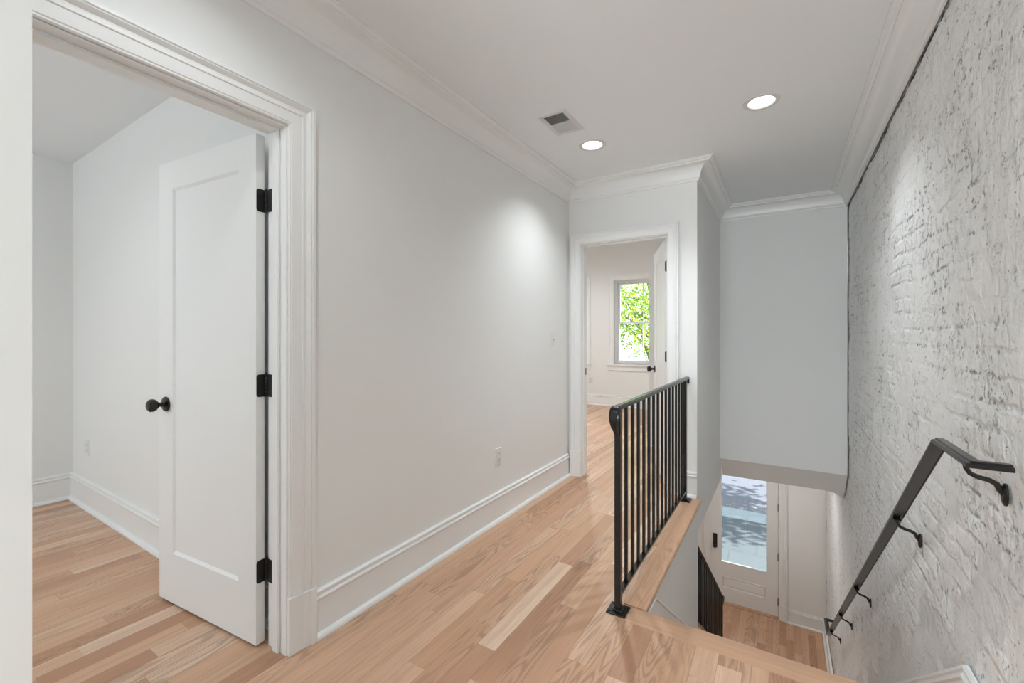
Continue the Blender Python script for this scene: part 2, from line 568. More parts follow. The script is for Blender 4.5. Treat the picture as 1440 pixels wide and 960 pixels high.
# landing nosing board and the strip beside the opening: rounded front edges
nose = [(0.0, 0.0), (0.108, 0.0), (0.116, -0.004), (0.121, -0.011), (0.121, -0.020), (0.116, -0.027), (0.108, -0.031), (0.0, -0.031)]
tag(MB().sweep([(-0.622, 1.845, 0.0003), (XR + 0.02, 1.845, 0.0003)], nose, (0, 1, 0), (0, 0, 1)).build('trim_1', M_NOSE, smooth=True),
    'wide oak nosing board at the top of the stairs', 'stair nosing', kind='structure')
nose2 = [(0.0, 0.0), (0.09, 0.0), (0.096, -0.003), (0.100, -0.009), (0.100, -0.022), (0.096, -0.028), (0.09, -0.031), (0.0, -0.031)]
tag(MB().sweep([(-0.622, 1.966, 0.0003), (-0.622, YF, 0.0003)], nose2, (1, 0, 0), (0, 0, 1)).build('trim_2', M_STRIP, smooth=True),
    'narrow oak edge strip under the black railing beside the stairwell', 'floor edging', kind='structure')

# ---------------------------------------------------------------- the shell: walls
D1 = (0.23, 0.95, -1.0, 2.03)            # door opening to the left room (y0,y1,z0,z1)
D2 = (-1.50, -0.778, -1.0, 2.025)        # door opening to the bedroom (x0,x1,z0,z1)
wall_x('wall_left', XL - TH, XL, -2.7, YF, -0.03, ZC + 0.1, M_WALL, [D1], 'long plain white hall wall between the two doorways')
wall_y('wall_far', YF, YF + TH, XL - TH, XP, ZU, ZB + 0.1, M_WALL, [D2], 'white wall around the far doorway at the end of the hall')
wall_x('wall_stairwell', XP - 0.10, XP, YF + TH, YB + 0.12, ZU, ZB + 0.1, M_WALL, [], 'white side wall beyond the railing along the stairwell')
wall_y('wall_back', YB, YB + 0.12, XP, XR - 0.006, -0.033, ZC + 0.1, M_WALL, [], 'grey shaded wall hanging over the lower entry')
wall_y('wall_closet', YB, YB + 0.10, -1.28, XP - 0.10, 0.0, ZB + 0.1, M_WALL, [], 'narrow white wall seen behind the open bedroom door')
wall_x('wall_closet_side', -1.28, -1.18, YB + 0.10, YW, 0.0, ZB + 0.1, M_WALL, [], 'side wall of the bedroom closet')
wall_x('wall_bedroom_left', -4.72, -4.60, YF + TH, YW + 0.2, 0, ZB + 0.1, M_WALL, [], 'left bedroom wall')
wall_y('wall_bedroom_near', YF, YF + TH, -4.72, XL - TH, 0, ZB + 0.1, M_WALL, [], 'near bedroom wall left of the doorway')
WIN1 = (-2.53, -1.57, 0.745, 2.21)
WIN2 = (-4.03, -3.07, 0.745, 2.21)
wall_y('wall_bedroom_street', YW, YW + 0.22, -4.72, XR + 0.2, ZU, ZB + 0.1, M_WALL, [WIN1, WIN2], 'white bedroom wall with the two sash windows')
FD = (-0.965, -0.060, ZL, -0.50)
wall_y('wall_street_lower', YW, YW + 0.22, -2.7, XR + 0.2, ZL - 0.04, ZU, M_WALL, [FD], 'grey white wall around the front door downstairs')
wall_x('wall_stair_lower', -0.655, -0.538, 1.4, 3.465, ZL, -0.031, M_WALL, [], 'white wall under the railing dropping beside the stairs')
wall_y('wall_under_landing', 1.30, 1.40, -2.7, XR + 0.2, ZL - 0.04, -0.03, M_WALL, [], 'wall below the landing')
wall_x('wall_lower_left', -2.8, -2.7, 1.3, YW + 0.22, ZL - 0.04, ZU, M_WALL, [], 'left wall of the lower room')
# left room
wall_y('wall_room_side', 1.03, 1.13, -4.72, XL - TH, 0, ZC + 0.1, M_WALL, [], 'white wall of the left room behind the open door')
wall_x('wall_room_back', -4.72, -4.60, -2.7, 1.03, 0, ZC + 0.1, M_WALL, [], 'end wall of the left room')
wall_y('wall_room_rear', -2.8, -2.7, -4.72, XL - TH, 0, ZC + 0.1, M_WALL, [(-3.8, -2.5, 0.8, 2.2)], 'rear wall of the left room with an added window opening')
wall_y('wall_rear', -2.8, -2.7, XL - TH, XR + 0.2, -0.03, ZC + 0.1, M_WALL, [(-1.25, 0.35, 0.45, 2.25)], 'rear hall wall with an added window opening')
wall_y('wall_near', 0.035, 0.162, XL, -0.911, 0.0, ZC + 0.1, M_WALL, [], 'end of a white wall close at the left edge')
# floor structure between the storeys
tag(B(-2.8, XP - 0.05, 3.5405, YW, ZU, -0.032).box(-2.8, -0.56, 1.4, 3.5405, ZU, -0.032).build('ceiling_lower', M_CEIL), 'ceiling of the lower room', 'ceiling', kind='structure')
m = MB()
ys, zs = YB + 0.232, ZU
# sloping soffit under the end wall, dropping a little where it meets the brick
m.add([(XP, YB, -0.033), (XR - 0.004, YB, -0.033), (XR - 0.004, YB + 0.30, -0.338), (XR - 0.045, YB + 0.275, -0.312), (XR - 0.085, YB + 0.245, -0.281), (XR - 0.14, ys, zs), (XP, ys, zs),
       (XP, YB + 0.12, -0.033), (XR - 0.004, YB + 0.12, -0.033), (XR - 0.004, YB + 0.42, -0.338), (XR - 0.045, YB + 0.395, -0.312), (XR - 0.085, YB + 0.365, -0.281), (XR - 0.14, ys + 0.12, zs), (XP, ys + 0.12, zs)],
      [(0, 1, 2, 3, 4, 5, 6), (13, 12, 11, 10, 9, 8, 7), (0, 7, 8, 1), (1, 8, 9, 2), (2, 9, 10, 3), (3, 10, 11, 4), (4, 11, 12, 5), (5, 12, 13, 6), (6, 13, 7, 0)])
tag(m.build('trim_3', M_WALL), 'sloping grey soffit under the end wall above the entry', 'soffit', kind='structure')
tag(B(XP, XR + 0.03, ys + 0.02, YW, ZU, ZU + 0.2).build('ceiling_entry', M_CEIL), 'ceiling over the front door', 'ceiling', kind='structure')

# ---------------------------------------------------------------- the painted brick wall: real relief
def vnoise(y, z, s, seed):
    r = np.random.RandomState(seed)
    g = r.rand(256, 256)
    a, b = y * s + 100, z * s + 100
    i, j = np.floor(a).astype(int), np.floor(b).astype(int)
    u, v = a - i, b - j
    u, v = u * u * (3 - 2 * u), v * v * (3 - 2 * v)
    i0, i1, j0, j1 = i % 256, (i + 1) % 256, j % 256, (j + 1) % 256
    return (g[i0, j0] * (1 - u) * (1 - v) + g[i1, j0] * u * (1 - v) + g[i0, j1] * (1 - u) * v + g[i1, j1] * u * v) - 0.5


def brick_wall():
    ya, yb, za, zb = -2.75, YW + 0.1, ZL - 0.04, ZC + 0.1
    yy = np.concatenate([np.arange(ya, 0.4, 0.08), np.arange(0.4, 5.6, 0.014), np.arange(5.6, yb, 0.022), [yb]])
    zz = np.arange(za, zb + 0.014, 0.014)
    Yg, Zg = np.meshgrid(yy, zz, indexing='ij')
    d = 0.010 * vnoise(Yg, Zg, 1.3, 1) + 0.008 * vnoise(Yg, Zg, 5, 2) + 0.004 * vnoise(Yg, Zg, 14, 3) + 0.003 * vnoise(Yg, Zg, 33, 4)
    X = XR + 0.004 - d
    ny, nz = len(yy), len(zz)
    co = np.stack([X, Yg, Zg], -1).reshape(-1, 3)
    i = np.arange(ny - 1)[:, None] * nz + np.arange(nz - 1)[None, :]
    fs = np.stack([i, i + 1, i + nz + 1, i + nz], -1).reshape(-1, 4)
    me = bpy.data.meshes.new('wall_right')
    n0 = len(co)
    back = np.array([(XR + 0.2, ya, za), (XR + 0.2, yb, za), (XR + 0.2, yb, zb), (XR + 0.2, ya, zb)])
    co = np.vstack([co, back])
    faces = [tuple(f) for f in fs.tolist()] + [(n0, n0 + 1, n0 + 2, n0 + 3)]
    me.from_pydata(co.tolist(), [], faces)
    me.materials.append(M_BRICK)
    for p in me.polygons:
        p.use_smooth = True
    o = bpy.data.objects.new('wall_right', me)
    COL.objects.link(o)
    return tag(o, 'rough white painted brick wall along the stairs', 'wall', kind='structure')


brick_wall()


# ---------------------------------------------------------------- ceiling sheet with round and square holes
LIGHTS = [(-1.118, 2.832), (-0.105, 2.817), (-1.118, 0.55), (-1.05, -0.65), (-1.05, -1.85), (-2.9, 0.1), (-3.9, -1.2), (-2.6, -1.6),
          (-2.2, 5.2), (-3.6, 5.6)]
BEDR = (-4.72, XP - 0.10, YF + TH, YW)
VENT = (-1.235, -1.095, 2.315, 2.555)


def ceiling():
    m = MB()
    q = 0.13
    cells = [(x - q, x + q, y - q, y + q) for x, y in LIGHTS]
    rect = (-4.75, XR + 0.2, -2.8, YW + 0.22)
    put = lambda a0, a1, b0, b1, t0, t1: m.add([(a0, b0, t0), (a1, b0, t0), (a1, b1, t0), (a0, b1, t0)], [(0, 1, 2, 3)])
    slab_holes(m, rect, [c for c, l in zip(cells, LIGHTS) if l[1] < 5] + [VENT, BEDR], ZC, ZC, put)
    n = 32
    for x, y in [l for l in LIGHTS if l[1] < 5]:
        v = []
        for k in range(n):
            t = 2 * math.pi * k / n + math.pi / 4
            c, s = math.cos(t), math.sin(t)
            e = q / max(abs(c), abs(s))
            v += [(x + c * 0.078, y + s * 0.078, ZC), (x + c * e, y + s * e, ZC)]
        m.add(v, [(2 * k, 2 * k + 1, (2 * k + 3) % (2 * n), (2 * k + 2) % (2 * n)) for k in range(n)])
    m.box(rect[0], rect[1], rect[2], YF, ZC + 0.12, ZC + 0.16)
    m.box(XP - 0.10, rect[1], YF, rect[3], ZC + 0.12, ZC + 0.16)
    for x0, x1, y0, y1 in ((rect[0], rect[1], rect[2], rect[2] + .02), (XP - .1, rect[1], rect[3] - .02, rect[3]), (rect[0], rect[0] + .02, rect[2], YF), (rect[1] - .02, rect[1], rect[2], rect[3])):
        m.box(x0, x1, y0, y1, ZC + 0.001, ZC + 0.13)
    return tag(m.build('ceiling', M_CEIL, fix=False), 'flat white ceiling over hall and rooms', 'ceiling', kind='structure')


ceiling()
cb = MB()
cells_b = [(x - .13, x + .13, y - .13, y + .13) for x, y in LIGHTS[8:]]
slab_holes(cb, (-4.72, XP, YF, YW + .22), cells_b, ZB, ZB, lambda a0, a1, b0, b1, t0, t1: cb.add([(a0, b0, t0), (a1, b0, t0), (a1, b1, t0), (a0, b1, t0)], [(0, 1, 2, 3)]))
for x, y in LIGHTS[8:]:
    v = []
    for k in range(32):
        t = 2 * math.pi * k / 32 + math.pi / 4
        c, s_ = math.cos(t), math.sin(t)
        e = 0.13 / max(abs(c), abs(s_))
        v += [(x + c * 0.078, y + s_ * 0.078, ZB), (x + c * e, y + s_ * e, ZB)]
    cb.add(v, [(2 * k, 2 * k + 1, (2 * k + 3) % 64, (2 * k + 2) % 64) for k in range(32)])
cb.box(-4.75, XP, YF, YW + .22, ZB + .12, ZB + .16)
tag(cb.build('ceiling_bedroom', M_CEIL, fix=False), 'higher ceiling of the bedroom', 'ceiling', kind='structure')


# ---------------------------------------------------------------- recessed lamps
def recessed(x, y, zc, watts, label, spread=150, group='recessed ceiling lights', seen=True):
    r = empty('recessed_light', (x, y, zc))
    tag(r, label, 'ceiling light', group)
    MB().lathe([(0.067, 0.001), (0.070, -0.004), (0.090, -0.003), (0.094, 0.0005), (0.067, 0.0012)], (0, 0, 0), (0, 0, 1), 40, False).build('trim_ring', M_VENT, r, smooth=True)
    m = MB()
    n = 40
    v = []
    for rad, h in ((0.068, 0.0), (0.056, 0.034), (0.056, 0.060)):
        v += [(rad * math.cos(2 * math.pi * k / n), rad * math.sin(2 * math.pi * k / n), h) for k in range(n)]
    m.add(v, [(i * n + k, i * n + (k + 1) % n, (i + 1) * n + (k + 1) % n, (i + 1) * n + k) for i in range(2) for k in range(n)])
    m.build('baffle', M_REFL, r, smooth=True, fix=False)
    MB().lathe([(0.056, 0.034), (0.056, 0.038)], (0, 0, 0), (0, 0, 1), 40).build('lens', M_LAMP, r)
    ld = bpy.data.lights.new('lamp', 'SPOT')
    ld.spot_size = math.radians(spread)
    ld.spot_blend = 1.0
    ld.shadow_soft_size = 0.028
    ld.energy = watts
    ld.color = (0.90, 0.965, 1.0)
    lo = bpy.data.objects.new('lamp', ld)
    COL.objects.link(lo)
    lo.parent = r
    lo.location = (0, 0, 0.030)
    return r


recessed(*LIGHTS[0], ZC, W_HALL, 'glowing recessed ceiling light nearest the air vent', 120)
recessed(*LIGHTS[1], ZC, W_HALL, 'glowing recessed ceiling light over the stairwell near the brick wall', 120)
for i, (x, y) in enumerate(LIGHTS[2:5]):  # second and third are unseen lamps added for ambient fill
    recessed(x, y, ZC, W_REAR * (0.75, 0.9, 1.2)[i], 'recessed ceiling light of the landing behind the viewer, number %s along' % ('one', 'two (added fill)', 'three (added fill)')[i], group='landing lights')
for i, (x, y) in enumerate(LIGHTS[5:8]):
    recessed(x, y, ZC, W_ROOM, 'recessed ceiling light in the left room, %s' % ('near its door', 'by its end wall', 'by its added rear window')[i], group='left room lights')
for i, (x, y) in enumerate(LIGHTS[8:10]):
    recessed(x, y, ZB, W_BED, 'recessed ceiling light in the bedroom, %s' % ('nearer its door', 'further left')[i], 174, group='bedroom lights')


def ceiling_lamp_low(x, y, watts, label):
    """shallow disc lamp fixed under the lower ceiling"""
    r = empty('disc_light', (x, y, ZU))
    tag(r, label, 'ceiling light', 'lower disc lights')
    MB().lathe([(0.075, -0.001), (0.075, -0.012), (0.066, -0.016), (0.06, -0.012)], (0, 0, 0), (0, 0, 1), 32, False).build('rim', M_VENT, r, smooth=True)
    MB().lathe([(0.06, -0.008), (0.06, -0.013)], (0, 0, 0), (0, 0, 1), 32).build('lens', M_LAMP, r)
    ld = bpy.data.lights.new('lamp', 'AREA')
    ld.shape, ld.size, ld.energy = 'DISK', 0.09, watts
    ld.color = (1.0, 0.97, 0.93)
    lo = bpy.data.objects.new('lamp', ld)
    COL.objects.link(lo)
    lo.parent = r
    lo.location = (0, 0, -0.018)


ceiling_lamp_low(-0.25, 6.3, W_FOYER, 'disc light under the entry ceiling by the brick wall')
ceiling_lamp_low(-1.6, 5.2, W_FOYER, 'disc light under the ceiling of the lower room')
ceiling_lamp_low(-1.6, 3.0, W_FOYER, 'disc light at the back of the lower room')

# ---------------------------------------------------------------- crown moulding
cr = [(0, -0.137), (0.010, -0.137), (0.014, -0.130), (0.014, -0.122), (0.022, -0.118)]
for k in range(9):
    t = k / 8 * math.pi / 2
    cr.append((0.026 + 0.066 * (1 - math.cos(t)), -0.112 + 0.084 * math.sin(t)))
cr += [(0.099, -0.028), (0.099, -0.018), (0.112, -0.015), (0.118, -0.008), (0.1275, -0.007), (0.1275, 0.0), (0, 0.0)]
cr = [(u, v) for u, v in cr]
path = [(XL, -2.7, ZC - 0.0005), (XL, YF, ZC - 0.0005), (XP, YF, ZC - 0.0005), (XP, YB, ZC - 0.0005), (XR - 0.008, YB, ZC - 0.0005), (XR - 0.008, -2.7, ZC - 0.0005)]
tag(MB().sweep(path, cr, (1, 0, 0), (0, 0, 1)).build('trim_4', M_TRIM, smooth=True), 'white crown moulding around the hall ceiling', 'crown moulding', kind='structure')

# ---------------------------------------------------------------- baseboards
BASE = [(0, 0), (0.016, 0), (0.016, 0.150), (0.021, 0.155), (0.023, 0.162), (0.019, 0.168), (0.013, 0.170), (0.013, 0.176), (0.017, 0.180), (0.017, 0.187), (0.010, 0.192), (0, 0.192)]
SHOE = [(0, 0), (0.020, 0), (0.020, 0.006), (0.017, 0.014), (0.011, 0.020), (0, 0.022)]


def baseboard(name, pts, side, label, z=0.0, shoe=True):
    p = [(x, y, z + 0.0005) for x, y in pts]
    o = tag(MB().sweep(p, BASE, side, (0, 0, 1)).build(name, M_TRIM, smooth=True), label, 'baseboard', kind='structure')
    if shoe:
        s = Vector(side)
        d = (Vector(p[1]) - Vector(p[0])).normalized()
        sh = [(u + 0.016, v) for u, v in SHOE]
        MB().sweep(p, sh, side, (0, 0, 1)).build('shoe_moulding', M_TRIM, o, smooth=True)
    return o


baseboard('baseboard_left', [(XL, 1.062), (XL, YF - 0.03)], (1, 0, 0), 'tall white baseboard along the hall wall')
baseboard('baseboard_far', [(-0.683, YF), (XP - 0.001, YF)], (0, -1, 0), 'short white baseboard right of the far doorway behind the railing')
baseboard('baseboard_room', [(-4.60, -1.5), (-4.60, 1.03), (XL - TH - 0.02, 1.03)], (1, 0, 0), 'white baseboard around the corner of the left room')
baseboard('baseboard_bedroom', [(-4.60, YW - 0.01), (-4.60 + 3.32, YW - 0.01)], (0, -1, 0), 'white baseboard under the bedroom windows')
baseboard('baseboard_closet', [(-1.28, YB), (XP - 0.10, YB)], (0, -1, 0), 'white baseboard of the closet wall behind the open bedroom door')
baseboard('baseboard_entry', [(0.048, YW), (XR - 0.004, YW), (XR - 0.004, 5.70)], (0, -1, 0), 'white baseboard right of the front door turning along the brick', ZL)
baseboard('baseboard_entry_left', [(-2.7, YW), (-1.07, YW)], (0, -1, 0), 'white baseboard left of the front door', ZL)

# skirt boards of the stair
slope = RISE / RUN


def skirt(name, x, sx, y0, y1, ztop0, label, lead=None, plain_top=False):
    """flat board with a moulded cap following the stair slope; lead = start of a level run"""
    pts = ([(x, lead, ztop0)] if lead is not None else []) + [(x, y0, ztop0), (x, y1, ztop0 - slope * (y1 - y0))]
    prof = [(0, 0), (0.016, 0), (0.020, -0.003), (0.020, -0.010), (0.014, -0.014), (0.014, -0.30), (0, -0.30)] if plain_top else [(0, 0), (0.010, 0), (0.017, -0.004), (0.017, -0.012), (0.013, -0.016), (0.013, -0.022), (0.022, -0.028), (0.022, -0.036), (0.016, -0.042), (0.016, -0.30), (0, -0.30)]
    return tag(MB().sweep(pts, prof, (sx, 0, 0), (0, 0, 1) if lead is not None else (0, slope / math.hypot(1, slope), 1 / math.hypot(1, slope))).build(name, M_TRIM, smooth=True), label, 'stair skirt', kind='structure')


skirt('trim_5', XR - 0.008, -1, 1.905, 5.78, 0.198, 'white stair skirt against the brick turning level at the landing', lead=-2.6)
skirt('trim_6', -0.538, 1, 2.15, 3.46, -0.034, 'white stair skirt on the plain wall below the railing', lead=1.975, plain_top=True)

# ---------------------------------------------------------------- staircase (mostly hidden below the landing)
st = empty('staircase', (-0.08, YN, 0))
tag(st, 'straight oak stair running down between brick wall and railing', 'staircase')
for i in range(1, 15):
    y0 = RUN * (i - 1)
    z = -RISE * i
    xl = -0.44 if YN + y0 < 3.3 else -0.56
    B(xl, 0.555, y0 - 0.028, y0 + RUN, z - 0.028, z).build('tread', M_NOSE, st, bevel=0.008)
for i in range(1, 16):
    y0 = RUN * (i - 1)
    xl = -0.44 if YN + y0 < 3.3 else -0.56
    B(xl, 0.555, y0, y0 + 0.018, -RISE * i, -RISE * (i - 1) - 0.029 - (0.003 if i == 1 else 0)).build('riser', M_TRIM, st)

# ---------------------------------------------------------------- doorways: casings, jambs, plinths
CAS = [(0.0, 0.0), (0.0, 0.009), (0.004, 0.014), (0.009, 0.014), (0.012, 0.0165), (0.050, 0.0175), (0.053, 0.021), (0.060, 0.021), (0.064, 0.018), (0.071, 0.0185), (0.076, 0.024),
       (0.083, 0.030), (0.088, 0.026), (0.091, 0.031), (0.101, 0.031), (0.103, 0.027), (0.103, 0.0)]


def casing(name, mapf, a0, a1, ztop, out, z0, label, clip_left=None, plinths=True, prof=CAS):
    """opening a0..a1 (in-plane), top ztop; mapf(a,z) -> 3-D point on the wall; out = direction off the wall"""
    o = Vector(out)
    pa = Vector(mapf(1, 0)) - Vector(mapf(0, 0))
    pts = [mapf(a1, z0), mapf(a1, ztop), mapf(a0, ztop), mapf(a0, z0)]
    root = tag(MB().sweep(pts, prof, pa, out).build(name, M_TRIM, smooth=True), label, 'door casing', kind='structure')
    return root


def plinth(parent, mapf, a, sgn, out, z0, h=0.222):
    """stepped block under a casing leg, from a outward by 0.105"""
    o = Vector(out)
    pf = [(-0.002, 0.0), (-0.002, 0.022), (0.052, 0.024), (0.060, 0.027), (0.074, 0.028), (0.082, 0.035), (0.106, 0.036), (0.106, 0.0)]
    pa = (Vector(mapf(1, 0)) - Vector(mapf(0, 0))) * sgn
    MB().sweep([mapf(a, z0 + 0.0005), mapf(a, z0 + h)], pf, pa, out).build('plinth_block', M_TRIM, parent, bevel=0.0025)


mp1 = lambda a, z: (XL, a, z)
c1 = casing('trim_7', mp1, 0.955, 0.955, 2.036, (1, 0, 0), 0.0, 'x') if False else None
# near doorway: leg on the right, head running left behind the near wall end
ptsn = [(XL, 0.955, 0.0), (XL, 0.955, 2.036), (XL, 0.164, 2.036)]
c1 = tag(MB().sweep(ptsn, CAS, (0, 1, 0), (1, 0, 0)).build('trim_7', M_TRIM, smooth=True), 'moulded white casing around the near left doorway', 'door casing', kind='structure')
plinth(c1, mp1, 0.955, 1, (1, 0, 0), 0.0)
# jamb lining with stop
jm = MB()
for y0, y1 in ((0.93 + 0.02, 0.93 + 0.038), (0.212, 0.23)):
    pass
jm.box(XL - TH - 0.004, XL + 0.004, 0.9499, 0.9542, 0, 2.034)
jm.box(XL - TH - 0.004, XL + 0.004, 0.226, 0.2301, 0, 2.034)
jm.box(XL - TH - 0.004, XL + 0.004, 0.226, 0.9542, 2.0299, 2.0345)
j1 = tag(jm.build('trim_8', M_TRIM), 'white jamb lining of the near left doorway', 'door jamb', kind='structure')
sm = MB()
x0, x1 = XL - 0.074, XL - 0.036
sm.box(x0, x1, 0.938, 0.9499, 0, 2.03).box(x0, x1, 0.2301, 0.242, 0, 2.03).box(x0, x1, 0.242, 0.938, 2.018, 2.03)
sm.build('door_stop', M_TRIM, j1, bevel=0.002)

mp2 = lambda a, z: (a, YF, z)
# path so that the profile's u points away from the opening
pts2 = [(-0.773, YF, 0.0), (-0.773, YF, 2.030), (-1.505, YF, 2.030), (-1.505, YF, 0.0)]
c2 = tag(MB().sweep(pts2, [(u * 0.86, v) for u, v in CAS], (1, 0, 0), (0, -1, 0)).build('trim_9', M_TRIM, smooth=True), 'moulded white casing around the far bedroom doorway', 'door casing', kind='structure')
pf2 = [(-0.002, 0.0), (-0.002, 0.022), (0.046, 0.024), (0.064, 0.028), (0.070, 0.035), (0.091, 0.036), (0.091, 0.0)]
for a, s in ((-0.773, 1), (-1.505, -1)):
    MB().sweep([(a, YF, 0.0005), (a, YF, 0.222)], pf2, (s, 0, 0), (0, -1, 0)).build('plinth_block', M_TRIM, c2, bevel=0.0025)
jm = MB()
jm.box(-1.5045, -1.4999, YF - 0.004, YF + TH + 0.004, 0, 2.029).box(-0.7781, -0.7735, YF - 0.004, YF + TH + 0.004, 0, 2.029).box(-1.5045, -0.7735, YF - 0.004, YF + TH + 0.004, 2.0249, 2.0295)
j2 = tag(jm.build('trim_10', M_TRIM), 'white jamb lining of the far bedroom doorway', 'door jamb', kind='structure')
sm = MB()
y0, y1 = YF + 0.036, YF + 0.074
sm.box(-1.4999, -1.492, y0, y1, 0, 2.025).box(-0.784, -0.7781, y0, y1, 0, 2.025).box(-1.492, -0.784, y0, y1, 2.015, 2.025)
sm.build('door_stop', M_TRIM, j2, bevel=0.002)
B(-1.4999, -1.4975, YF + 0.078, YF + 0.108, 0.885, 0.945).build('strike_plate', M_BLKPL, j2)


# ---------------------------------------------------------------- interior doors
def leaf_mesh(w, h, t, stile, rails, depth=0.008, bevel=0.006):
    """local: x 0..w along the leaf, y 0..t thickness, z 0..h; recessed flat panel on both faces"""
    m = MB()
    top, bot = rails
    a0, a1, b0, b1 = stile, w - stile, bot, h - top
    for x0, x1, z0, z1 in ((0, a0, 0, h), (a1, w, 0, h), (a0, a1, 0, b0), (a0, a1, b1, h)):
        m.box(x0, x1, 0, t, z0, z1)
    return m, (a0, a1, b0, b1)


def panel_mesh(a0, a1, b0, b1, t, depth=0.009, s=0.011):
    m = MB()
    for y0, d in ((0.0, 1), (t, -1)):
        o = [(a0, y0, b0), (a1, y0, b0), (a1, y0, b1), (a0, y0, b1)]
        i = [(a0 + s, y0 + d * depth, b0 + s), (a1 - s, y0 + d * depth, b0 + s), (a1 - s, y0 + d * depth, b1 - s), (a0 + s, y0 + d * depth, b1 - s)]
        m.add(o + i, [(0, 1, 5, 4), (1, 2, 6, 5), (2, 3, 7, 6), (3, 0, 4, 7), (4, 5, 6, 7)])
    return m


def knob(parent, x, z, t, side):
    """side -1: on the y=0 face, +1: on the y=t face"""
    y = 0 if side < 0 else t
    k = MB().lathe([(0.033, 0.0), (0.034, 0.004), (0.031, 0.008), (0.014, 0.011), (0.010, 0.016), (0.010, 0.030), (0.017, 0.036), (0.026, 0.044), (0.0295, 0.054), (0.028, 0.064), (0.019, 0.072), (0.0, 0.074)],
                   (x, y, z), (0, side, 0), 32).build('door_knob', M_BRONZE, parent, smooth=True)
    return k


def hinge(parent, zc, t, hh=0.089):
    """leaf-local: plate on the hinge edge (x = 0), barrel at the y = t corner, plate on the jamb"""
    m = MB()
    r = 0.009
    pl = [(0.0, -hh / 2), (0.026, -hh / 2), (0.031, -hh / 2 + 0.003), (0.034, -hh / 2 + 0.009), (0.034, hh / 2 - 0.009), (0.031, hh / 2 - 0.003), (0.026, hh / 2), (0.0, hh / 2)]
    n = len(pl)
    v = [(-0.0005, t - a, zc + b) for a, b in pl] + [(-0.0028, t - a, zc + b) for a, b in pl]
    m.add(v, [tuple(range(n)), tuple(range(n, 2 * n))[::-1]] + [(k, (k + 1) % n, n + (k + 1) % n, n + k) for k in range(n)])
    h = m.build('hinge', M_BLKPL, parent)
    b = MB()
    for k in range(5):
        z0 = zc - hh / 2 + k * hh / 5
        b.lathe([(0.0062, 0.0006), (0.0062, hh / 5 - 0.0006)], (-0.004, t + 0.004, z0), (0, 0, 1), 14)
    b.lathe([(0.0045, 0), (0.006, 0.003), (0.003, 0.007)], (-0.004, t + 0.004, zc + hh / 2), (0, 0, 1), 14)
    b.build('barrel', M_BLKPL, h, smooth=True)
    return h


def interior_door(name, hx, hy, ang, w, label, knob_z=0.915, zb=0.012, h=2.012, t=0.035, mirror=False, stile=0.115, rails=(0.125, 0.225), hz=(1.764, 1.031, 0.297)):
    """hinge corner (x=0,y=t side barrel) at hx,hy; leaf points along angle ang"""
    r = empty(name, (hx, hy, zb), ang)
    tag(r, label, 'door', kind='structure')
    m, pr_ = leaf_mesh(w, h, t, stile, rails)
    m.build('door_frame', M_DOOR, r)
    panel_mesh(*pr_, t).build('door_panel', M_DOOR, r)
    for s in (-1, 1):
        knob(r, w - 0.062, knob_z - zb, t, s)
    for z in hz:
        hinge(r, z - zb, t)
    B(w, w + 0.0012, t / 2 - 0.012, t / 2 + 0.012, knob_z - zb - 0.028, knob_z - zb + 0.028).build('latch_plate', M_BLKPL, r)
    return r


# near door: visible face (y=0 local) looks to -Y; leaf points to -X.  local x -> (-cos, -sin), local y(thickness) must go to +Y
d1 = empty('door_1', (-1.7540, 0.9100, 0.012), 0)
def place_leaf(r, px, py, dx, dy, tx, ty):
    """matrix with local x = (dx,dy), local y = (tx,ty)"""
    M = Matrix(((dx, tx, 0, px), (dy, ty, 0, py), (0, 0, 1, r.location.z), (0, 0, 0, 1)))
    r.matrix_world = M


def unit(a, b):
    l = math.hypot(a, b)
    return a / l, b / l


bpy.data.objects.remove(d1)


def door_leaf(name, px, py, dx, dy, flip, w, label, **kw):
    """leaf from the hinge corner (px,py) along (dx,dy); flip mirrors the thickness side (built into the mesh, no negative scale)"""
    dx, dy = unit(dx, dy)
    r = interior_door(name, px, py, math.atan2(dy, dx), w, label, **kw)
    if flip:
        t = kw.get('t', 0.035)
        for ob in [r] + list(r.children_recursive):
            if ob.type == 'MESH':
                me = ob.data
                for v in me.vertices:
                    v.co.y = -v.co.y
                me.flip_normals()
    return r


# leaf directions measured from the photograph; thickness runs away from the viewer
door_leaf('door_1', -1.7540, 0.9100, -0.9960, -0.0899, True, 0.723, 'white single panel door standing open into the left room')
door_leaf('door_2', -0.8220, 3.6680, -0.352, 0.936, True, 0.700, 'white single panel bedroom door standing open beyond the far doorway', hz=(1.80, 1.06, 0.30), knob_z=0.915, rails=(0.125, 0.225))

# jamb leaves of the hinges, fixed to the jambs
for (nm, boxes, par) in (('hinge_plate', [(-1.7385, -1.7060, 0.9465, 0.9500, z - 0.0445, z + 0.0445) for z in (1.764, 1.031, 0.297)], j1),
                         ('hinge_plate', [(-0.7815, -0.7780, 3.622, 3.656, z - 0.0445, z + 0.0445) for z in (1.80, 1.06, 0.30)], j2)):
    for b in boxes:
        B(*b).build(nm, M_BLKPL, par)

# ---------------------------------------------------------------- sash windows of the bedroom
WC = [(0.0, 0.0), (0.0, 0.014), (0.008, 0.018), (0.070, 0.019), (0.078, 0.026), (0.098, 0.027), (0.100, 0.0)]


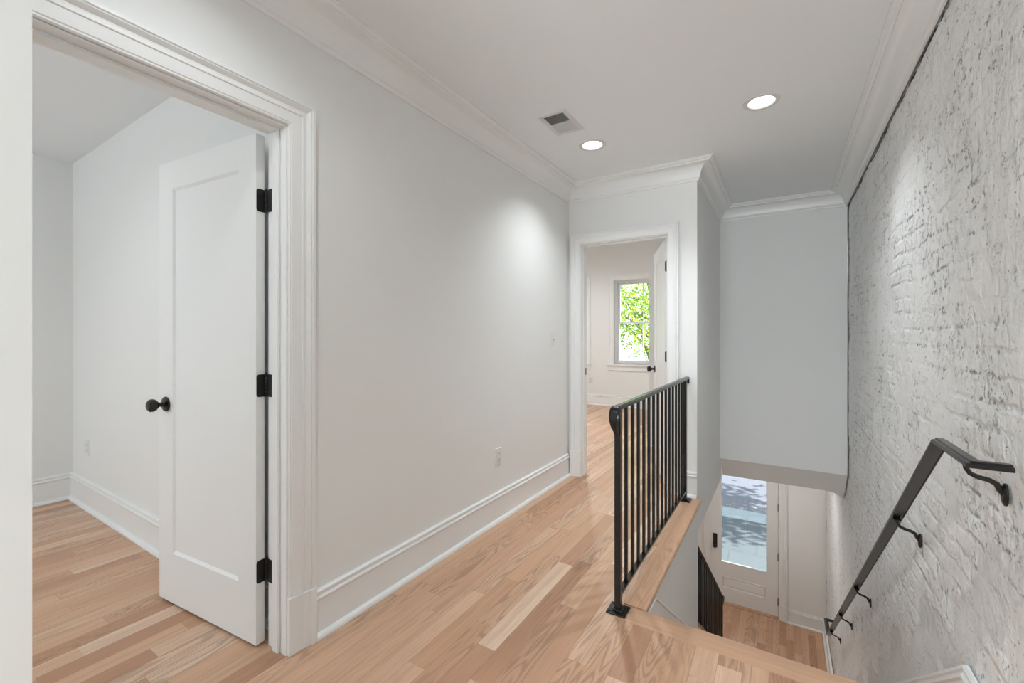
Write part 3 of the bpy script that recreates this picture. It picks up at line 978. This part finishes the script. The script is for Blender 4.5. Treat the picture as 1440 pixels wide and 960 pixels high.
def sash_window(name, rect, label):
    x0, x1, z0, z1 = rect
    r = empty(name, ((x0 + x1) / 2, YW, z0))
    tag(r, label, 'window', kind='structure')
    cx = (x0 + x1) / 2
    ox, oz = -cx, -z0
    def L(m):
        return m.move(Matrix.Translation((-cx, -YW, -z0)))
    L(MB().sweep([(x1, YW, z0 - 0.0), (x1, YW, z1), (x0, YW, z1), (x0, YW, z0 - 0.0)], WC, (1, 0, 0), (0, -1, 0))).build('window_casing', M_TRIM, r, smooth=True)
    L(B(x0 - 0.115, x1 + 0.115, YW - 0.045, YW + 0.06, z0 - 0.028, z0)).build('window_sill', M_TRIM, r, bevel=0.004)
    L(B(x0 - 0.095, x1 + 0.095, YW - 0.018, YW, z0 - 0.115, z0 - 0.0285)).build('apron', M_TRIM, r, bevel=0.003)
    # frame of vinyl
    m = MB()
    f = 0.042
    ya, yb = YW + 0.055, YW + 0.145
    m.box(x0, x0 + f, ya, yb, z0, z1).box(x1 - f, x1, ya, yb, z0, z1).box(x0 + f, x1 - f, ya, yb, z0, z0 + f * 0.8).box(x0 + f, x1 - f, ya, yb, z1 - f * 0.8, z1)
    L(m).build('window_frame', M_VINYL, r)
    zm = 1.470
    for nm, za, zb, yy in (('upper_sash', zm - 0.018, z1 - f * 0.8, YW + 0.112), ('lower_sash', z0 + f * 0.8, zm + 0.018, YW + 0.078)):
        s = 0.034
        a0, a1 = x0 + f, x1 - f
        m = MB()
        m.box(a0, a0 + s, yy, yy + 0.028, za, zb).box(a1 - s, a1, yy, yy + 0.028, za, zb).box(a0 + s, a1 - s, yy, yy + 0.028, za, za + s).box(a0 + s, a1 - s, yy, yy + 0.028, zb - s, zb)
        so = L(m).build(nm, M_VINYL, r, bevel=0.002)
        L(B(cx - 0.008, cx + 0.008, yy + 0.006, yy + 0.022, za + s, zb - s)).build('muntin', M_VINYL, so)
        L(B(a0 + s, a1 - s, yy + 0.012, yy + 0.016, za + s, zb - s)).build('pane', M_GLASS, so)


sash_window('window_1', WIN1, 'white two over two sash window framed by the far doorway')
sash_window('window_2', WIN2, 'sash window left of it, only a sliver showing past the door jamb')

# unseen rear windows, added to let fill light in behind the viewer
for nm, x0, x1, lb in (('window_3', -1.25, 0.35, 'added unseen window in the rear hall wall'), ('window_4', -3.8, -2.5, 'added unseen window in the rear wall of the left room')):
    zl, zh = (.45, 2.25) if nm == 'window_3' else (.8, 2.2)
    m = MB()
    m.box(x0, x0 + .05, -2.78, -2.72, zl, zh).box(x1 - .05, x1, -2.78, -2.72, zl, zh).box(x0 + .05, x1 - .05, -2.78, -2.72, zl, zl + .05).box(x0 + .05, x1 - .05, -2.78, -2.72, zh - .05, zh).box(x0 + .05, x1 - .05, -2.77, -2.73, 1.48, 1.52)
    w = tag(m.build(nm, M_VINYL), lb, 'window', kind='structure')
    B(x0 + .05, x1 - .05, -2.752, -2.748, zl + .05, zh - .05).build('pane', M_GLASS, w)

# ---------------------------------------------------------------- front door
fd = empty('door_3', (-0.065, 7.472, ZL + 0.012))
tag(fd, 'painted front door with tall glass pane and one lower panel', 'door', kind='structure')
fw, fh, ft = 0.900, 2.385, 0.044
gx0, gx1, gz0, gz1 = -0.765, -0.138, 0.605, 2.22
px0, px1, pz0, pz1 = -0.745, -0.155, 0.205, 0.395
m = MB()
slab_holes(m, (-fw, 0, 0, fh), [(gx0, gx1, gz0, gz1), (px0, px1, pz0, pz1)], 0, ft, lambda a0, a1, b0, b1, t0, t1: m.box(a0, a1, t0, t1, b0, b1))
m.build('door_frame', M_FDOOR, fd)
mm = MB()
for dd, yy, s in ((1, 0.0, 1),):
    o = [(px0, 0, pz0), (px1, 0, pz0), (px1, 0, pz1), (px0, 0, pz1)]
    def ins(k, y):
        return [(px0 + k, y, pz0 + k), (px1 - k, y, pz0 + k), (px1 - k, y, pz1 - k), (px0 + k, y, pz1 - k)]
    rings = [o, ins(0.010, -0.006), ins(0.018, 0.010), ins(0.026, 0.012), ins(0.055, 0.003)]
    v = [p for r_ in rings for p in r_]
    f = [(4 * i + k, 4 * i + (k + 1) % 4, 4 * i + 4 + (k + 1) % 4, 4 * i + 4 + k) for i in range(4) for k in range(4)] + [(16, 17, 18, 19)]
    mm.add(v, f)
mm.add([(px0, ft, pz0), (px1, ft, pz0), (px1, ft, pz1), (px0, ft, pz1)], [(0, 1, 2, 3)])
mm.build('door_panel', M_FDOOR, fd)
gb = MB()
bead = [(0, 0), (0.004, -0.006), (0.010, -0.004), (0.014, 0.010), (0, 0.010)]
gb.sweep([(gx0, 0, gz0), (gx1, 0, gz0), (gx1, 0, gz1), (gx0, 0, gz1), (gx0, 0, gz0)], bead, (0, 0, 1), (0, 1, 0))
gb.build('glazing_bead', M_FDOOR, fd)
B(gx0, gx1, 0.018, 0.026, gz0, gz1).build('pane', M_GLASS, fd)
lk = B(-0.873, -0.813, -0.012, 0.0, 0.815, 1.030).build('door_lock', M_BLKPL, fd, bevel=0.006)
MB().lathe([(0.019, 0), (0.019, 0.006), (0.012, 0.012), (0.012, 0.02), (0.024, 0.03), (0.026, 0.042), (0.016, 0.052)], (-0.843, -0.012, 0.845), (0, -1, 0), 24).build('door_knob', M_BLKPL, lk, smooth=True)
for z in (0.219, 0.875, 1.605, 2.2):
    h = B(0.0, 0.009, -0.006, 0.030, z - 0.05, z + 0.05).build('hinge', M_BLKPL, fd)
    MB().lathe([(0.010, 0), (0.010, 0.1)], (0.003, -0.009, z - 0.05), (0, 0, 1), 12).build('barrel', M_BLKPL, h, smooth=True)
B(-fw, 0, 0.002, ft - 0.002, -0.010, 0.0).build('bottom_seal', M_BLKPL, fd)

m = MB()
m.box(-0.985, -0.967, YW - 0.002, 7.60, ZL, -0.49).box(-0.058, -0.046, YW - 0.002, 7.60, ZL, -0.49).box(-0.967, -0.058, YW - 0.002, 7.60, -0.502, -0.49)
m.box(-0.085, -0.058, 7.518, 7.56, ZL, -0.502).box(-0.967, -0.94, 7.518, 7.56, ZL, -0.502).box(-0.94, -0.085, 7.518, 7.56, -0.53, -0.502)
fj = tag(m.build('trim_11', M_FDOOR), 'jamb around the front door', 'door jamb', kind='structure')
fc = tag(MB().sweep([(-0.052, YW, ZL), (-0.052, YW, -0.495), (-0.973, YW, -0.495), (-0.973, YW, ZL)], [(u, v) for u, v in CAS], (1, 0, 0), (0, -1, 0)).build('trim_12', M_FDOOR, smooth=True),
         'moulded casing around the front door', 'door casing', kind='structure')
for a, s in ((-0.052, 1), (-0.973, -1)):
    pfx = [(-0.002, 0.0), (-0.002, 0.022), (0.052, 0.024), (0.074, 0.028), (0.082, 0.035), (0.106, 0.036), (0.106, 0.0)]
    MB().sweep([(a, YW, ZL + 0.0005), (a, YW, ZL + 0.222)], pfx, (s, 0, 0), (0, -1, 0)).build('plinth_block', M_FDOOR, fc, bevel=0.0025)
tag(B(-0.967, -0.058, YW - 0.02, 7.62, ZL, ZL + 0.010).build('trim_13', M_NOSE, bevel=0.004), 'oak threshold under the front door', 'threshold', kind='structure')

# ---------------------------------------------------------------- wall plates
def plate_frame(name, loc, rz, label, cat, group=None):
    r = empty(name, loc, rz)
    tag(r, label, cat, group)
    m = MB()
    w, h, d = 0.0355, 0.058, 0.006
    o = [(-w, 0, -h), (w, 0, -h), (w, 0, h), (-w, 0, h)]
    i = [(-w + .004, -d, -h + .004), (w - .004, -d, -h + .004), (w - .004, -d, h - .004), (-w + .004, -d, h - .004)]
    m.add(o + i, [(0, 1, 5, 4), (1, 2, 6, 5), (2, 3, 7, 6), (3, 0, 4, 7), (4, 5, 6, 7), (0, 3, 2, 1)])
    m.build('cover_plate', M_PLATE, r)
    return r


def outlet(loc, rz, label, decora=False):
    """local -Y looks into the room"""
    r = plate_frame('wall_outlet', loc, rz, label, 'outlet')
    for zc in (0.0195, -0.0195):
        s = MB().lathe([(0.0165, 0), (0.0165, 0.003), (0.0155, 0.004)], (0, -0.006, zc), (0, -1, 0), 24).build('socket', M_PLATE, r, smooth=True)
        sl = MB()
        sl.box(-0.0075, -0.0055, -0.0106, -0.0098, zc - 0.001, zc + 0.007).box(0.0055, 0.0075, -0.0106, -0.0098, zc - 0.001, zc + 0.006)
        sl.box(-0.002, 0.002, -0.0106, -0.0098, zc - 0.009, zc - 0.005)
        sl.build('slots', M_SLOT, s)
    return r


outlet((XL, 2.412, 0.424), math.radians(90), 'white duplex outlet low on the long hall wall')
outlet((-4.252, 1.03, 0.425), 0, 'white outlet plate low on the wall of the left room')
outlet((-2.96, YW, 0.436), 0, 'white outlet below and between the bedroom windows')
sw = plate_frame('light_switch', (XL, 3.21, 1.21), math.radians(90), 'white dimmer switch on the hall wall beside the far doorway', 'light switch')
B(-0.0165, 0.0165, -0.0095, -0.006, -0.033, 0.033).build('switch_body', M_PLATE, sw, bevel=0.001)
B(-0.012, 0.004, -0.0125, -0.0095, -0.026, 0.028).build('paddle', M_PLATE, sw, bevel=0.001)
B(0.0085, 0.0125, -0.0135, -0.0095, -0.014, -0.004).build('slider', M_SLOT, sw)

# ---------------------------------------------------------------- ceiling register
vx, vy = (VENT[0] + VENT[1]) / 2, (VENT[2] + VENT[3]) / 2
vw, vh = (VENT[1] - VENT[0]) / 2, (VENT[3] - VENT[2]) / 2
v = empty('air_vent', (vx, vy, ZC))
tag(v, 'white two way ceiling air vent between crown moulding and lamp', 'air vent')
fp = [(-0.006, 0.0), (-0.006, -0.004), (0.004, -0.007), (0.020, -0.006), (0.026, 0.0)]
MB().sweep([(-vw, -vh, 0), (-vw, vh, 0), (vw, vh, 0), (vw, -vh, 0), (-vw, -vh, 0)], [(-u, q) for u, q in fp], (1, 0, 0), (0, 0, 1)).build('vent_frame', M_VENT, v)
B(-vw + 0.006, vw - 0.006, -0.006, 0.006, -0.0055, -0.0015).build('cross_bar', M_VENT, v)
for nm, ya, yb, sg in (('louvers', -vh + 0.008, -0.008, 1), ('louvers', 0.008, vh - 0.008, -1)):
    m = MB()
    k = 10
    for i in range(k):
        yc = ya + (i + 0.5) * (yb - ya) / k
        dy = 0.0052
        a = (yc - sg * dy, -0.002)
        b_ = (yc + sg * dy, 0.010)
        t = 0.0006
        m.add([(-vw + .006, a[0], a[1]), (vw - .006, a[0], a[1]), (vw - .006, b_[0], b_[1]), (-vw + .006, b_[0], b_[1]),
               (-vw + .006, a[0] + t, a[1]), (vw - .006, a[0] + t, a[1]), (vw - .006, b_[0] + t, b_[1]), (-vw + .006, b_[0] + t, b_[1])],
              [(0, 1, 2, 3), (7, 6, 5, 4), (0, 4, 5, 1), (1, 5, 6, 2), (2, 6, 7, 3), (3, 7, 4, 0)])
    m.build(nm, M_VENT, v)
m = MB()
a, b_, c_ = vw, vh, 0.10
m.add([(-a, -b_, 0.0005), (a, -b_, 0.0005), (a, b_, 0.0005), (-a, b_, 0.0005), (-a, -b_, c_), (a, -b_, c_), (a, b_, c_), (-a, b_, c_)], [(4, 5, 6, 7), (0, 1, 5, 4), (1, 2, 6, 5), (2, 3, 7, 6), (3, 0, 4, 7)])
m.build('duct', M_DUCT, v, fix=False)

# ---------------------------------------------------------------- iron railing beside the stairwell
RP = [(-0.022, 0.0), (-0.022, 0.004), (-0.019, 0.009), (-0.014, 0.010), (-0.011, 0.014), (0.011, 0.014), (0.014, 0.010), (0.019, 0.009), (0.022, 0.004), (0.022, 0.0), (0.010, -0.003), (0.010, -0.008), (-0.010, -0.008), (-0.010, -0.003)]


def lambs_tongue(m, y, z, sgn=-1, x=0.0, s=1.0, tilt=0.0):
    """curling end of a rail: path in the YZ plane from (y,z) going sgn*Y and bending down and back"""
    pts, sc = [], []
    pts_raw = [(0.0, 0.0), (0.016, 0.001), (0.030, -0.006), (0.040, -0.020), (0.044, -0.038), (0.042, -0.056), (0.034, -0.074), (0.024, -0.090), (0.016, -0.104), (0.012, -0.118)]
    sc = [1.0, 1.08, 1.12, 1.12, 1.08, 1.0, 0.86, 0.70, 0.55, 0.42]
    ct, s_t = math.cos(tilt), math.sin(tilt)
    P = [(x, y + sgn * a * s, z + b * s) for a, b in pts_raw]
    m.sweep(P, RP, (1, 0, 0), (0, 0, 1), sc)


g = empty('stair_railing', (-0.626, 2.66, 0))
tag(g, 'black iron railing standing on the landing floor beside the stairwell', 'railing')
ya, yb = 1.897 - 2.66, 3.441 - 2.66
ps = 0.014
for i, y in enumerate((ya, yb)):
    po = B(-ps, ps, y - ps, y + ps, 0.008, 0.905).build('post', M_BLACK, g, bevel=0.0015)
    bp = B(-0.043, 0.043, y - 0.043, y + 0.043, 0.0, 0.008).build('base_plate', M_BLACK, g, bevel=0.002)
    B(-0.024, 0.024, y - 0.024, y + 0.024, 0.008, 0.015).build('collar', M_BLACK, bp, bevel=0.003)
    for sx in (-1, 1):
        for sy in (-1, 1):
            MB().lathe([(0.006, 0), (0.006, 0.002), (0.003, 0.004)], (sx * 0.032, y + sy * 0.032, 0.008), (0, 0, 1), 10).build('screw', M_BLACK, bp, smooth=True)
m = MB().sweep([(0, ya - 0.012, 0.905), (0, 3.530 - 2.66, 0.905)], RP, (1, 0, 0), (0, 0, 1))
m.build('top_rail', M_BLACK, g, smooth=True)
m = MB()
lambs_tongue(m, ya - 0.010, 0.905)
m.build('rail_scroll', M_BLACK, g, smooth=True)
B(-0.016, 0.016, 3.528 - 2.66, YF - 2.66 - 0.0005, 0.866, 0.905).build('wall_bracket', M_BLACK, g, bevel=0.003)
B(-0.0125, 0.0125, ya + ps, yb - ps, 0.066, 0.078).build('bottom_rail', M_BLACK, g)
for k in range(14):
    y = 2.012 + 0.1016 * k - 2.66
    B(-0.0072, 0.0072, y - 0.0072, y + 0.0072, 0.078, 0.899).build('baluster', M_BLACK, g)

# lower run of railing down the open side of the stairs
g2 = empty('stair_railing', (-0.592, 5.41, ZL + RISE))
tag(g2, 'black iron railing sloping down to the entry beside the lower steps', 'railing')
zt = lambda y: -0.552 - 0.745 * (y - 3.853) - (ZL + RISE)      # local height of the rail at world y
y0w, y1w = 3.475, 5.41
B(-ps, ps, -ps, ps, 0.0, zt(y1w) - 0.004).build('post', M_BLACK, g2)
nm_ = Vector((0, 0.745, 1)).normalized()
MB().sweep([(0, y0w - 5.41, zt(y0w)), (0, 0.012, zt(y1w + 0.012))], RP, (1, 0, 0), tuple(nm_)).build('top_rail', M_BLACK, g2, smooth=True)
m = MB()
lambs_tongue(m, 0.004, zt(y1w + 0.004), sgn=1)
m.build('rail_scroll', M_BLACK, g2, smooth=True)
off = -0.60
MB().sweep([(0, y0w - 5.41, zt(y0w) + off), (0, -ps, zt(y1w - ps) + off)], [(-0.0125, -0.006), (0.0125, -0.006), (0.0125, 0.006), (-0.0125, 0.006)], (1, 0, 0), tuple(nm_)).build('bottom_rail', M_BLACK, g2)
for k in range(18):
    y = 3.56 + 0.1016 * k
    B(-0.0072, 0.0072, y - 5.41 - 0.0072, y - 5.41 + 0.0072, zt(y) + off, zt(y)).build('baluster', M_BLACK, g2)
B(-0.043, 0.043, -0.023, 0.063, 0.0, 0.008).build('base_plate', M_BLACK, g2)

# ---------------------------------------------------------------- handrail on the brick
hx = 0.42
hr = empty('wall_handrail', (hx, 1.88, 0.89))
tag(hr, 'black iron handrail bracketed to the white brick wall', 'handrail')
HP = [(-0.021, 0.0), (-0.021, 0.005), (-0.018, 0.009), (-0.012, 0.010), (-0.009, 0.014), (0.009, 0.014), (0.012, 0.010), (0.018, 0.009), (0.021, 0.005), (0.021, 0.0), (0.019, -0.003), (-0.009, -0.003), (-0.010, -0.001), (-0.016, -0.001), (-0.017, -0.003), (-0.020, -0.003)]
hp = [(XR - 0.012 - hx, 1.590 - 1.88, 0.0), (0, 1.590 - 1.88, 0.0), (0, 0, 0), (0, 5.887 - 1.88, -2.057 - 0.89), (0, 6.20 - 1.88, -2.057 - 0.89), (XR - 0.012 - hx, 6.20 - 1.88, -2.057 - 0.89)]
MB().sweep(hp, HP, (0, -1, 0), (0, 0, 1)).build('rail', M_BLACK, hr, smooth=True)


def rail_z(y):
    return 0.0 if y <= 1.88 else -(2.057 + 0.89) / (5.887 - 1.88) * (y - 1.88)


for y in (1.66, 2.50, 3.74, 4.68, 5.55):
    z = rail_z(y)
    wx = XR - 0.004 - hx
    b = MB().tube([(0.0, y - 1.88, z - 0.004), (0.002, y - 1.88, z - 0.022), (0.010, y - 1.88, z - 0.036), (0.026, y - 1.88, z - 0.044), (0.046, y - 1.88, z - 0.048), (0.060, y - 1.88, z - 0.056), (0.066, y - 1.88, z - 0.070), (wx, y - 1.88, z - 0.080)],
                  [0.006, 0.006, 0.0062, 0.0065, 0.0065, 0.007, 0.0075, 0.008], 10).build('bracket', M_BLACK, hr, smooth=True)
    pl = MB().lathe([(1.0, 0.0), (1.0, 0.5), (0.82, 0.85), (0.4, 1.0)], (0, 0, 0), (-1, 0, 0), 24)
    pl.move(Matrix.Translation((wx + 0.004, y - 1.88, z - 0.082)) @ Matrix.Diagonal((0.009, 0.017, 0.030, 1)))
    pl.build('wall_plate', M_BLACK, b, smooth=True)
    B(-0.012, 0.012, y - 1.88 - 0.022, y - 1.88 + 0.022, z - 0.007, z - 0.003).build('saddle', M_BLACK, b)

# ---------------------------------------------------------------- outside
def ground_mat(kind):
    m, nt, p = mat_new(kind)
    tc = N(nt, 'ShaderNodeTexCoord').outputs['Object']
    if kind == 'asphalt':
        n1 = noise(nt, tc, 90, 4, 0.7)
        n2 = noise(nt, tc, 2.2, 3, 0.6)
        c = ramp(nt, n1, [(0.3, (0.018, 0.021, 0.032)), (0.7, (0.05, 0.056, 0.078))])
        s = N(nt, 'ShaderNodeSeparateXYZ')
        nt.links.new(tc, s.inputs[0])
        near = smooth(nt, s.outputs[1], 12.0, 13.6, 1.0, 0.0)
        vor = N(nt, 'ShaderNodeTexVoronoi')
        vor.inputs['Scale'].default_value = 11
        nt.links.new(tc, vor.inputs['Vector'])
        lf = math_node(nt, 'MULTIPLY', smooth(nt, vor.outputs['Distance'], 0.22, 0.34, 1.0, 0.0), near)
        lc = ramp(nt, noise(nt, tc, 17, 1), [(0.3, (0.09, 0.055, 0.03)), (0.5, (0.19, 0.13, 0.085)), (0.7, (0.24, 0.20, 0.16))])
        c = mix(nt, math_node(nt, 'MULTIPLY', lf, 0.85), c, lc)
    elif kind == 'pavement':
        br = N(nt, 'ShaderNodeTexBrick')
        br.inputs['Scale'].default_value = 1.0
        br.inputs['Brick Width'].default_value = 0.9
        br.inputs['Row Height'].default_value = 0.6
        br.inputs['Mortar Size'].default_value = 0.012
        br.inputs['Color1'].default_value = (0.020, 0.030, 0.040, 1)
        br.inputs['Color2'].default_value = (0.015, 0.023, 0.031, 1)
        br.inputs['Mortar'].default_value = (0.012, 0.016, 0.02, 1)
        nt.links.new(tc, br.inputs['Vector'])
        c = mix(nt, smooth(nt, noise(nt, tc, 6, 4, 0.65), 0.4, 0.7, 0, 0.5), br.outputs[0], (0.02, 0.028, 0.032))
    else:
        c = mix(nt, noise(nt, tc, 8, 4, 0.6), (0.15, 0.18, 0.20), (0.07, 0.09, 0.10))
    nt.links.new(c, p.inputs['Base Color'])
    p.inputs['Roughness'].default_value = 0.85
    return m


ZG = ZL - 0.10
tag(B(-14, 14, 7.66, 11.3, ZG - 0.2, ZG).build('pavement', ground_mat('pavement')), 'blue grey stone pavement outside the front door', 'pavement', kind='structure')
tag(B(-14, 14, 11.3, 11.95, ZG - 0.2, ZG + 0.01).build('kerb', ground_mat('kerb_stone'), bevel=0.02), 'pale kerb stone between pavement and street', 'kerb', kind='structure')
tag(B(-22, 22, 11.95, 40, ZG - 0.3, ZG - 0.12).build('street', ground_mat('asphalt')), 'dark street surface with fallen leaves and streaks of sun', 'street', kind='structure')

M_LEAF, nt, p = mat_new('leaf')
oi = N(nt, 'ShaderNodeTexCoord').outputs['Object']
lc = ramp(nt, noise(nt, oi, 9.0, 3), [(0.28, (0.03, 0.09, 0.012)), (0.42, (0.10, 0.23, 0.02)), (0.55, (0.24, 0.36, 0.03)), (0.72, (0.46, 0.46, 0.07))])
nt.links.new(lc, p.inputs['Base Color'])
p.inputs['Roughness'].default_value = 0.5
tr = N(nt, 'ShaderNodeBsdfTranslucent')
nt.links.new(lc, tr.inputs[0])
mx = N(nt, 'ShaderNodeMixShader')
mx.inputs[0].default_value = 0.55
nt.links.new(p.outputs[0], mx.inputs[1])
nt.links.new(tr.outputs[0], mx.inputs[2])
nt.links.new(mx.outputs[0], nt.nodes['Material Output'].inputs[0])
M_BARK = paint('bark', (0.10, 0.075, 0.055), 0.9, 0.5, 30)


def tree(x, y, label, height, crown_c, crown_r, nleaf, seed, leaf=0.075):
    rnd = random.Random(seed)
    r = empty('street_tree', (x, y, ZG))
    tag(r, label, 'tree', 'street trees')
    zc = crown_c - ZG
    m = MB()
    m.tube([(0, 0, 0), (0.03, 0.02, zc * 0.35), (-0.03, 0.03, zc * 0.7), (0.0, 0.0, zc)], [0.17, 0.13, 0.10, 0.06], 12)
    m.build('trunk', M_BARK, r, smooth=True)
    lv = MB()
    clumps = []
    for k in range(16):
        a = rnd.uniform(0, 2 * math.pi)
        e = rnd.uniform(-0.5, 1.1)
        L = rnd.uniform(0.55, 0.95)
        p1 = Vector((math.cos(a) * crown_r * L * math.cos(e), math.sin(a) * crown_r * L * math.cos(e), zc + math.sin(e) * crown_r * L))
        st_ = Vector((0, 0, zc * rnd.uniform(0.55, 0.95)))
        mid = st_.lerp(p1, 0.5) + Vector((rnd.uniform(-.2, .2), rnd.uniform(-.2, .2), 0.15))
        MB().tube([st_, mid, p1], [0.045, 0.028, 0.010], 7).build('branch', M_BARK, r, smooth=True)
        clumps += [p1, mid, mid.lerp(p1, 0.5)]
    for k in range(nleaf):
        c = rnd.choice(clumps) + Vector((rnd.gauss(0, 1), rnd.gauss(0, 1), rnd.gauss(0, 1))) * crown_r * 0.20
        d = Vector((rnd.gauss(0, 1), rnd.gauss(0, 1), rnd.gauss(0, 0.6) - 0.4)).normalized()
        s = d.orthogonal().normalized()
        s.rotate(Matrix.Rotation(rnd.uniform(0, 6.28), 3, d))
        l = leaf * rnd.uniform(0.7, 1.3)
        w = l * 0.42
        lv.add([c, c + d * l * .35 + s * w, c + d * l * .75 + s * w * .7, c + d * l, c + d * l * .75 - s * w * .7, c + d * l * .35 - s * w], [(0, 1, 2, 3, 4, 5)])
    lv.build('foliage', M_LEAF, r, fix=False)
    return r


tree(-2.75, 11.6, 'bright green street tree filling the right bedroom window', 6, 2.1, 2.2, 10500, 3, 0.062)
tree(-7.3, 12.2, 'green street tree beyond the left bedroom window', 6, 1.8, 1.9, 6000, 8)
tree(3.6, 13.2, 'street tree right of the front door throwing shade on the street', 6, 2.6, 2.6, 5000, 11, 0.16)
